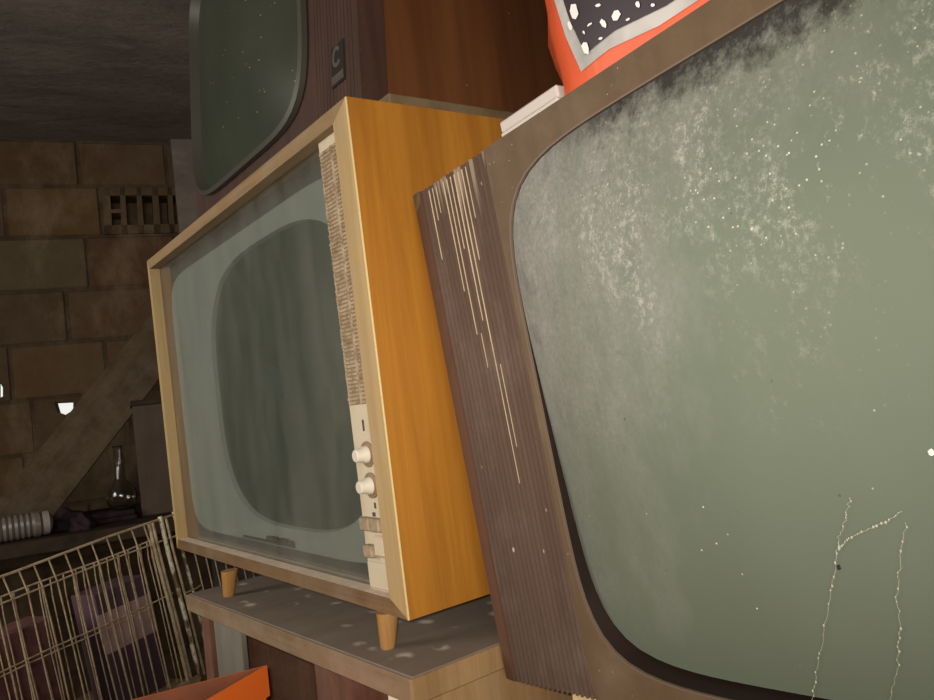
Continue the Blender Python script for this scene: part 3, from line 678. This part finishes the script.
finish('bare_scratches', bm, M['scratch'], tv1)['label'] = 'pale bare wood scratches on the ribs'
bm = B(); hexa(bm, [V(p) for p in ((0.0, 0.0008, 0.428), (0.011, -0.0008, 0.436), (0.011, 0.02, 0.436), (0.0, 0.02, 0.428), (0.0, 0.0008, H1 + .0004), (0.011, -0.0008, H1 + .0004), (0.011, 0.02, H1 + .0004), (0.0, 0.02, H1 + .0004))]); finish('chipped_corner', bm, M['ledge'], tv1)

# cobwebs and crumbs stuck to the near screen
def web(pts, name, label):
    bm = B(); rn = random.Random(len(pts) * 3 + int(pts[0][0] * 1000))
    P3 = []
    for i in range(len(pts) - 1):
        for k in range(8):
            t = k / 8; x_ = pts[i][0] * (1 - t) + pts[i + 1][0] * t + rn.uniform(-.0009, .0009); z_ = pts[i][1] * (1 - t) + pts[i + 1][1] * t
            P3.append(V((x_, tube_y(x_, z_) - 0.0012, z_)))
    P3.append(V((pts[-1][0], tube_y(*pts[-1]) - 0.0008, pts[-1][1])))
    tube(bm, P3, 0.00013, 5)
    for p in P3:
        if rn.random() < 0.55:
            r = bmesh.ops.create_icosphere(bm, subdivisions=1, radius=rn.uniform(.0002, .0007), matrix=Matrix.Translation(p) @ Matrix.Diagonal((1, .6, 1.4, 1)))
    bmesh.ops.transform(bm, matrix=NT, verts=bm.verts)
    return tag(finish(name, bm, M['web'], None, True), label, 'cobweb', 'cobwebs on the near screen')
def tubept(p):   # photo point -> point of the curved screen
    y_ = -0.02
    for _ in range(6):
        l_ = NT.inverted() @ at_plane(p, NT @ V((0, y_, 0)), y1); y_ = tube_y(l_.x, l_.z)
    return l_.x, l_.z
web([tubept(p) for p in ((851, 498), (846, 520), (840, 536), (838, 553), (833, 590), (826, 625), (819, 662), (812, 700))], 'cobweb', 'long dusty cobweb strand beside a black crumb low on the green screen')
web([tubept(p) for p in ((839, 550), (850, 538), (868, 529), (886, 522), (903, 511))], 'cobweb', 'short slanting cobweb strand joining the long one on the green screen')
web([tubept(p) for p in ((908, 522), (902, 560), (898, 592), (901, 628), (899, 664), (890, 700))], 'cobweb', 'long cobweb strand nearest the lower right corner of the photo on the green screen')
def crumb(p, r, mat, label):
    x_, z_ = tubept(p); bm = B(); bmesh.ops.create_icosphere(bm, subdivisions=2, radius=r, matrix=NT @ Matrix.Translation((x_, tube_y(x_, z_) - r * .5, z_)) @ Matrix.Diagonal((1, .7, 1.25, 1)))
    for v in bm.verts: v.co += V((rnd.uniform(-1, 1), rnd.uniform(-1, 1), rnd.uniform(-1, 1))) * r * 0.15
    tag(finish('crumb', bm, mat, None, True), label, 'crumb', 'crumbs stuck on the screen')
crumb((932, 452), 0.0014, M['crumb'], 'white crumb stuck at the right edge of the green screen')
crumb((839, 567), 0.0011, M['black'], 'black crumb stuck beside a cobweb on the green screen')

# ------------------------------------------------------------------ stand and battens under the near television
def nt(x, y, z): return NT @ V((x, y, z))
ZST = 0.745
stand = thing('stand', 'old dark wooden table beneath the near brown television', 'table', Matrix.Translation((0.60, 0.235, 0)))
bm = B(); box(bm, (-0.185, -0.33, ZST - 0.03), (0.24, 0.30, ZST), 0.003); finish('table_top', bm, M['old_wood'], stand)
for sx in (-0.15, 0.205):
    for sy in (-0.30, 0.27):
        bm = B(); box(bm, (sx - 0.02, sy - 0.02, 0), (sx + 0.02, sy + 0.02, ZST - 0.03), 0.002); finish('leg', bm, M['old_wood'], stand)
for (ya, yb, xa, lab) in ((0.012, 0.05, 0.072, 'pale wooden batten under the front edge of the near brown television'), (0.27, 0.31, 0.03, 'pale wooden batten under the back edge of the near brown television')):
    bm = B(); tops = [nt(xa, ya, 0), nt(0.60, ya, 0), nt(0.60, yb, 0), nt(xa, yb, 0)]
    bots = [V((p.x, p.y, ZST)) for p in tops]
    hexa(bm, bots + tops); tag(finish('batten', bm, M['batten']), lab, 'batten', 'battens under the near television')

# ------------------------------------------------------------------ bag and foam slab on top of the near television
BX0, BX1, BH, BD = 0.1850, 0.50, 0.30, 0.12
def bag_y(x_, z_, front=True):
    fx = abs((x_ - (BX0 + BX1) / 2) / ((BX1 - BX0) / 2)); fz = (z_ - H1) / BH
    t = (1 - min(fx, 1) ** 5) ** 0.6 * (1 - max(0, (fz - 0.45) / 0.55) ** 2 * 0.7)
    return (0.024 - 0.018 * t) if front else (0.10 + 0.035 * t)
bag = thing('bag', 'orange plastic bag with black and silver printed panel on the near television', 'bag', NT)
bm = B(); nx, nz = 28, 16; gr = {}
for s in (0, 1):
    for i in range(nx + 1):
        for j in range(nz + 1):
            x_ = BX0 + (BX1 - BX0) * i / nx; z_ = H1 + BH * j / nz
            ins = 0.004 * math.sin(j * 1.7) if i in (0, nx) else 0
            gr[s, i, j] = bm.verts.new((x_ + ins * (1 if i == 0 else -1), bag_y(x_, z_, s == 0), z_ + (0.0)))
for s in (0, 1):
    for i in range(nx):
        for j in range(nz): bm.faces.new([gr[s, i + a, j + b] for a, b in ((0, 0), (1, 0), (1, 1), (0, 1))])
for i in range(nx):
    for j in (0, nz): bm.faces.new((gr[0, i, j], gr[0, i + 1, j], gr[1, i + 1, j], gr[1, i, j]))
for j in range(nz):
    for i in (0, nx): bm.faces.new((gr[0, i, j], gr[0, i, j + 1], gr[1, i, j + 1], gr[1, i, j]))
finish('sack', bm, M['bag'], bag, True, 60)
def printed(name, outline, off, mat, par):
    # a printed patch that follows the front of the bag: fine fan of rings
    bm = B(); c = (sum(p[0] for p in outline) / len(outline), sum(p[1] for p in outline) / len(outline)); pts = []
    for i in range(len(outline)):
        p, q_ = outline[i], outline[(i + 1) % len(outline)]
        for k in range(6): pts.append((p[0] + (q_[0] - p[0]) * k / 6, p[1] + (q_[1] - p[1]) * k / 6))
    L = []
    for k in range(8):
        f = 1 - k / 7.5; L.append([(c[0] + (p[0] - c[0]) * f, bag_y(c[0] + (p[0] - c[0]) * f, c[1] + (p[1] - c[1]) * f) - off, c[1] + (p[1] - c[1]) * f) for p in pts])
    loops(bm, L, close_last=True); return finish(name, bm, mat, par, True, 80)
def bagpt(p):   # photo point -> front of bag (iterating on its bulge)
    y_ = 0.02
    for _ in range(4):
        w_ = at_plane(p, NT @ V((0, y_, 0)), y1); l_ = NT.inverted() @ w_; y_ = bag_y(min(max(l_.x, BX0 + .001), BX1), l_.z)
    return l_.x, l_.z
P0, P1 = bagpt((582, 72)), bagpt((555, 0)); PR = bagpt((660, 26))
zb_ = P0[1]
outer = [P0, (P0[0] + 0.03, zb_ + 0.001), PR, (0.40, PR[1] - 0.001), (0.46, PR[1] + .004), (0.475, PR[1] + 0.03), (0.475, 0.66), (0.45, 0.69), (P1[0] - 0.01, 0.69), (P1[0] - .016, 0.62), P1, (P1[0] + .004, (P1[1] + zb_) / 2)]
c_ = (0.34, 0.57)
def shrink(pl, d): 
    out = []
    for p in pl: 
        v = V((c_[0] - p[0], c_[1] - p[1])); out.append((p[0] + math.copysign(min(d, abs(v.x)), v.x), p[1] + math.copysign(min(d, abs(v.y)), v.y)))
    return out
printed('silver_border', outer, 0.0008, M['silver'], bag)
bp = printed('printed_panel', shrink(outer, 0.0085), 0.0016, M['black_print'], bag)
bm = B()
for (px, py, w_, h_, an) in ((576, 13, 8, 15, .5), (618, 16, 10, 9, .8), (588, 48, 6, 11, .2), (606, 24, 5, 7, .1), (640, 5, 4, 5, .3), (572, 26, 3, 8, .1), (592, 25, 6, 2, .7), (600, 6, 5, 3, .4), (586, 33, 2, 3, 0), (630, 20, 4, 2, .6), (655, 6, 4, 3, .3), (603, 39, 4, 2, .5)):
    poly = []
    for k in range(6):
        a = k * math.pi / 3 + 0.3; rr_ = rnd.uniform(0.95, 1.5)
        dx, dy = w_ / 2 * rr_ * math.cos(a), h_ / 2 * rr_ * math.sin(a)
        x_, z_ = bagpt((px + dx * math.cos(an) - dy * math.sin(an) * .3 + dy * .35, py + dy - dx * an * .6)); poly.append(bm.verts.new((x_, bag_y(x_, z_) - 0.0024, z_)))
    bm.faces.new(poly)
for k in range(70):     # the print goes on over the upper part of the panel
    x_, z_ = rnd.uniform(0.24, 0.45), rnd.uniform(0.515, 0.66); r_ = rnd.choice((.002, .003, .006)); 
    bm.faces.new([bm.verts.new((x_ + r_ * math.cos(a) * rnd.uniform(.6, 1.1), bag_y(x_ + r_ * math.cos(a), z_) - 0.0026, z_ + r_ * 1.3 * math.sin(a))) for a in (0.2, 1.3, 2.4, 3.4, 4.5, 5.5)])
finish('white_flecks', bm, M['white_print'], bp)
# foam slab
bm = B(); sx0, sx1, sy0, sy1 = 0.115, BX0 - 0.0005, 0.018, 0.30
box(bm, (sx0, sy0, H1), (sx1, sy1, H1 + 0.0135), 0.0015); box(bm, (sx0 - 0.001, sy0 + 0.002, H1 + 0.0133), (sx1, sy1, H1 + 0.0235), 0.0015)
bmesh.ops.transform(bm, matrix=NT, verts=bm.verts)
tag(finish('foam_slab', bm, M['foam']), 'white two-layer foam slab lying beside the orange bag on the near television', 'slab')

# ------------------------------------------------------------------ orange bin
pc = at_z((267, 665), 0.806)
da, db = V((-0.86, -0.51, 0)), V((-0.982, 0.19, 0))
P = V((pc.x, pc.y, 0)); Q = P + da * 0.36; S_ = P + db * 0.36; Rr = Q + db * 0.22
plan = [P, Q, Rr, S_]; cen = sum(plan, V((0, 0, 0))) / 4
def ringz(sc, z): return [(p - cen) * sc + V((0, 0, z)) for p in plan]
ZBIN = 0.806
bn = thing('bin', 'orange plastic bin with pointed rim in front of the open cabinet', 'bin', Matrix.Translation(cen))
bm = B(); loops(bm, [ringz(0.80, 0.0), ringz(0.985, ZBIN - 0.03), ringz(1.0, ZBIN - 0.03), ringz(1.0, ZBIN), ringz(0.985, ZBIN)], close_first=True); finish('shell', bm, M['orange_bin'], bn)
bm = B(); loops(bm, [ringz(0.985, ZBIN), ringz(0.955, ZBIN - 0.035), ringz(0.78, 0.012)], close_last=True); finish('inside', bm, M['bin_inside'], bn)['label'] = 'brownish orange inside with painted shade'

# ------------------------------------------------------------------ wire cage
cTR = at_depth((150, 522), 1.9); cBR = at_depth((187, 684), 1.9)
cz = (cTR - cBR).normalized(); cxv = V((0.332, 0.128, 0.018)); cxv = (cxv - cz * cxv.dot(cz)).normalized(); cyv = cz.cross(cxv)
CG = frame_mtx(cBR, cxv, cyv, cz); CH = (cTR - cBR).length
cage = thing('wire_cage', 'rusty cream wire cage with flaking posts left of the honey wood television', 'cage', CG)
CL, CR, CDp = -0.78, 0.32, 0.20
def wires(xs, y, ztop, zk, kick, r, jit, rn):
    bm = B()
    for x_ in xs:
        d = rn.uniform(-jit, jit); d2 = rn.uniform(-jit, jit)
        tube(bm, [(x_ + d2, y, 0.004), (x_ + d * .5, y + rn.uniform(-.002, .002), 0.2), (x_ + d, y, zk), (x_ + d - kick, y - 0.012, ztop)], r, 5)
    return bm
rn = random.Random(11)
xs = [-0.012 - 0.0335 * k for k in range(24)] + [0.105 + 0.028 * k for k in range(8)]
bm = wires(xs, 0, CH, CH - 0.055, 0.014, 0.0021, 0.003, rn); finish('front_wires', bm, M['wire'], cage, True)
bm = wires([0.02 - 0.019 * k + rn.uniform(-.008, .008) for k in range(42)], 0.035, CH - 0.05, CH - 0.09, 0.003, 0.0016, 0.006, rn); finish('inner_wires', bm, M['wire'], cage, True)
def rail(z, y, r, a, b, nm='rail'):
    bm = B(); tube(bm, [(a + (b - a) * k / 10, y, z + 0.002 * math.sin(k * 1.3)) for k in range(11)], r, 6); finish(nm, bm, M['wire'], cage, True)
rail(CH, -0.012, 0.0032, CL, CR, 'top_rail'); rail(CH - 0.055, 0.0, 0.0022, CL, CR)
rail(CH * 0.545, -0.003, 0.0020, CL, 0.015); rail(CH * 0.50, 0.033, 0.0018, CL, -0.03); rail(CH - 0.05, 0.035, 0.0022, CL, 0.02)
bm = B(); box(bm, (CL, -0.012, -0.008), (0.02, CDp, 0.002), 0.002); box(bm, (CL, -0.014, -0.008), (0.03, -0.010, 0.012), 0.001); finish('tray', bm, M['wire'], cage)
for (x_, y_, r, mt) in ((-0.006, -0.010, 0.0046, 'wire'), (0.008, -0.004, 0.0034, 'wire'), (0.026, -0.012, 0.0056, 'post'), (0.048, -0.002, 0.0032, 'wire'), (0.070, -0.006, 0.0044, 'post')):
    bm = B(); tube(bm, [(x_ - 0.004, y_, CH + 0.006 * (mt == 'post')), (x_ - .004, y_, CH * .8), (x_ + 0.002, y_, CH * .4), (x_ + .004, y_, 0.0)], r, 8); finish('post', bm, M[mt], cage, True)
bm = B(); tube(bm, [(0.045, -0.014, CH * .52), (0.075, -0.016, CH * .52), (0.095, -0.006, CH * .52)], 0.0022, 6); tube(bm, [(0.045, -0.014, CH * .49), (0.075, -0.016, CH * .49), (0.095, -0.006, CH * .49)], 0.0022, 6); finish('hook', bm, M['wire'], cage, True)
bm = B()
for y_ in (-0.012, 0.09, CDp - 0.01):
    for x_ in (CL + 0.002, ): tube(bm, [(x_, y_, 0), (x_, y_, CH)], 0.002, 5)
tube(bm, [(CL + .002, -0.012, CH), (CL + .002, CDp, CH)], 0.002, 5); tube(bm, [(CL + .002, -0.012, CH / 2), (CL + .002, CDp, CH / 2)], 0.002, 5); finish('end_wires', bm, M['wire'], cage)
# support under the cage: wedge topped crate
bm = B(); tp = [CG @ V(p) for p in ((CL, -0.012, -0.0085), (0.0, -0.012, -0.0085), (0.0, 0.34, -0.0085), (CL, 0.34, -0.0085))]
hexa(bm, [V((p.x, p.y, 0)) for p in tp] + tp); tag(finish('crate', bm, M['old_wood']), 'dark wooden crate carrying the wire cage', 'crate')
def carton(x0, x1, y0_, y1_, z0_, z1_, mat, label, name='carton', lab=None):
    root = thing(name, label, 'box', CG @ Matrix.Translation((0, 0, 0)), 'cartons in the wire cage')
    bm = B(); box(bm, (x0, y0_, z0_), (x1, y1_, z1_), 0.002); finish('shell', bm, mat, root)
    if lab: bm = B(); box(bm, (x0 - .001, y0_ - 0.0012, lab[0]), (x1 + .001, y0_ + 0.002, lab[1])); finish('label_band', bm, M['pale_label'], root)
carton(-0.145, -0.01, 0.06, 0.16, 0.003, 0.285, M['purple'], 'purple carton with pale pink band behind the cage wires', lab=(0.14, 0.235))
carton(-0.40, -0.25, 0.05, 0.16, 0.003, 0.28, M['pink'], 'dusky pink carton behind the cage wires at left')

# ------------------------------------------------------------------ bench with junk behind the cage
ZBN = 0.80
bench = thing('workbench', 'dark dirty workbench along the block wall behind the wire cage', 'bench', ROOM)
bm = B(); box(bm, (-1.2, 2.40, ZBN - 0.04), (0.75, 3.12, ZBN), 0.004); finish('bench_top', bm, M['bench'], bench)
for sx in (-1.12, 0.67):
    for sy in (2.46, 3.06):
        bm = B(); box(bm, (sx - 0.035, sy - 0.035, 0), (sx + 0.035, sy + 0.035, ZBN - 0.04), 0.003); finish('leg', bm, M['old_wood'], bench)
# plank
pa = at_plane((34, 499), T * (WT - 0.36), T); pb = at_plane((259, 216), T * (WT - 0.135), T)
dr = (pb - pa).normalized(); pa = pa + dr * ((ZBN + 0.068 - pa.z) / dr.z)
sidev = dr.cross(T * -1).normalized(); nrm = dr.cross(sidev).normalized()
PK = frame_mtx(pa, dr, sidev, nrm); ln = (pb - pa).length
bm = B(); vs = box(bm, (0, -0.082, -0.018), (ln, 0.082, 0.018))
for v in bm.verts:
    w_ = PK @ v.co
    if v.co.x < 0.01: v.co.x += (ZBN - w_.z) / dr.z     # foot cut level with the bench
bmesh.ops.bevel(bm, geom=list(bm.edges), offset=0.003, segments=1, affect='EDGES')
pk = finish('plank', bm, M['plank']); pk.matrix_world = PK
tag(pk, 'wide old wooden plank leaning diagonally against the block wall', 'plank')
# dark box
bx = at_plane((133, 515), V((0, 0, ZBN)), V((0, 0, 1)))
bxp = V((0.562, 2.525, ZBN)); 
dbx = thing('storage_box', 'dark grey lidded box on the bench behind the honey wood television', 'box', frame_mtx(bxp, V((0.977, -0.213, 0)).normalized(), V((0.213, 0.977, 0)).normalized(), V((0, 0, 1))))
bm = B(); box(bm, (0, 0, 0), (0.36, 0.22, 0.34), 0.002); finish('body', bm, M['dark_box'], dbx)
bm = B(); box(bm, (-0.006, -0.006, 0.34), (0.366, 0.226, 0.357), 0.003); finish('lid', bm, M['bench'], dbx)
# round flask
fp_ = at_plane((123, 512), T * 2.60, T); fp_.z = ZBN
bk = thing('block', 'dark flat block lying on the bench under the round glass flask', 'block', frame_mtx((fp_.x - .02, fp_.y, ZBN), W, T, V((0, 0, 1))))
bm = B(); box(bm, (-0.075, -0.045, 0), (0.06, 0.06, 0.014), 0.003); finish('lower_slab', bm, M['rag'], bk)
bm = B(); box(bm, (-0.068, -0.040, 0.014), (0.055, 0.055, 0.03), 0.003); finish('upper_slab', bm, M['rag'], bk)
bm = B(); prof = [(0.012, 0.0), (0.028, 0.003), (0.043, 0.018), (0.049, 0.042), (0.045, 0.066), (0.030, 0.086), (0.019, 0.096), (0.0155, 0.105), (0.0145, 0.205), (0.0175, 0.210)]
inn_ = [(max(r - 0.0022, 0.002), z + (0.0025 if i == 0 else 0)) for i, (r, z) in enumerate(prof)][::-1]
lathe(bm, prof + inn_, 36, Matrix.Translation((fp_.x, fp_.y, ZBN + 0.0303)) @ Matrix.Scale(0.92, 4))
tag(finish('flask', bm, M['glass'], None, True, 60), 'round-bellied clear glass flask with long neck on the bench', 'flask')
# rags
def rag(px, py, t, sx, sy, sz, label, seed):
    p = at_plane((px, py), T * t, T); rn = random.Random(seed); bm = B()
    bmesh.ops.create_icosphere(bm, subdivisions=4, radius=1.0)
    for v in bm.verts:
        k = 1 + 0.13 * math.sin(v.co.x * 5 + seed) * math.cos(v.co.y * 7) + 0.10 * math.sin(v.co.z * 9 + v.co.x * 6)
        c = v.co * k; c.z = max(c.z, 0.0); v.co = V((c.x * sx, c.y * sy, c.z * sz))
    bmesh.ops.transform(bm, matrix=Matrix.Translation((p.x, p.y, ZBN)) @ Matrix.Rotation(TH, 4, 'Z'), verts=bm.verts)
    tag(finish('rag', bm, M['rag'], None, True, 180), label, 'rag', 'dark rags on the bench')
rag(68, 530, 2.58, 0.070, 0.05, 0.055, 'crumpled dark rag on the bench beside the pale-ended jar', 2)
rag(82, 514, 2.50, 0.035, 0.035, 0.045, 'crumpled dark rag on the bench beside the glass flask', 5)
# ribbed jar lying on its side
jp = at_plane((22, 540), T * 2.47, T)
jd = (W * 0.93 + T * 0.2 + V((0, 0, 0.0))).normalized()
jy = V((0, 0, 1)).cross(jd).normalized(); JR = 0.034
jr = thing('jar', 'ribbed grey glass jar lying on its side on the bench at left', 'jar', frame_mtx((jp.x, jp.y, ZBN + JR * 1.06), jy, V((0, 0, 1)), jd))
bm = B(); prof = [(0.02, -0.14), (0.036, -0.135), (JR, -0.12)]
for k in range(22): prof += [(JR * (1.05 if k % 2 else 0.96), -0.115 + 0.007 * k)]
prof += [(0.036, 0.045), (0.030, 0.052)]
lathe(bm, prof, 28); finish('body', bm, M['jar'], jr, True, 20)
bm = B(); lathe(bm, [(0.028, 0.050), (0.033, 0.053), (0.033, 0.068), (0.02, 0.077), (0.005, 0.079)], 28); finish('cap', bm, M['jar_cap'], jr, True)

# ------------------------------------------------------------------ light: phone flash beside the lens, sky through the holes, fill lamps added at unseen openings
def area(name, size, power, col, mtx, shape='DISK'):
    l = bpy.data.lights.new(name, 'AREA'); l.shape = shape; l.size = size; l.energy = power; l.color = col
    o = bpy.data.objects.new(name, l); COL.objects.link(o); o.matrix_world = mtx; return o
fl = CAM + (R3 @ V((-0.012, 0.010, 0.0)))
fm = q.to_matrix().to_4x4(); fm.translation = fl
fo = area('phone_flash', 0.012, 2.45, (1.0, 0.91, 0.78), fm); fo.data.spread = math.radians(115)
def aim(p, q_):
    d = (q_ - p).normalized(); m_ = d.to_track_quat('-Z', 'Y').to_matrix().to_4x4(); m_.translation = p; return m_
area('added_side_fill', 0.9, 25, (1.0, 0.93, 0.82), aim(ROOM @ V((S0 - 0.2, 1.25, 1.45)), ROOM @ V((0.2, 1.6, 1.4))), 'SQUARE')  # added lamp outside the made-up side opening, fills the room
area('added_rear_fill', 0.8, 26, (1.0, 0.93, 0.82), aim(ROOM @ V((-0.5, T0 - 0.2, 1.3)), ROOM @ V((0.0, 2.0, 1.4))), 'SQUARE')  # added lamp outside the made-up doorway, fill from behind the camera
world = bpy.data.worlds.new('world'); SC.world = world; world.use_nodes = True
bg = world.node_tree.nodes['Background']; bg.inputs[0].default_value = (1.0, 0.98, 0.92, 1); bg.inputs[1].default_value = 0.9
SC.view_settings.view_transform = 'Standard'; SC.view_settings.look = 'None'; SC.view_settings.gamma = 1; SC.view_settings.use_curve_mapping = False
SC.view_settings.exposure = 0.0
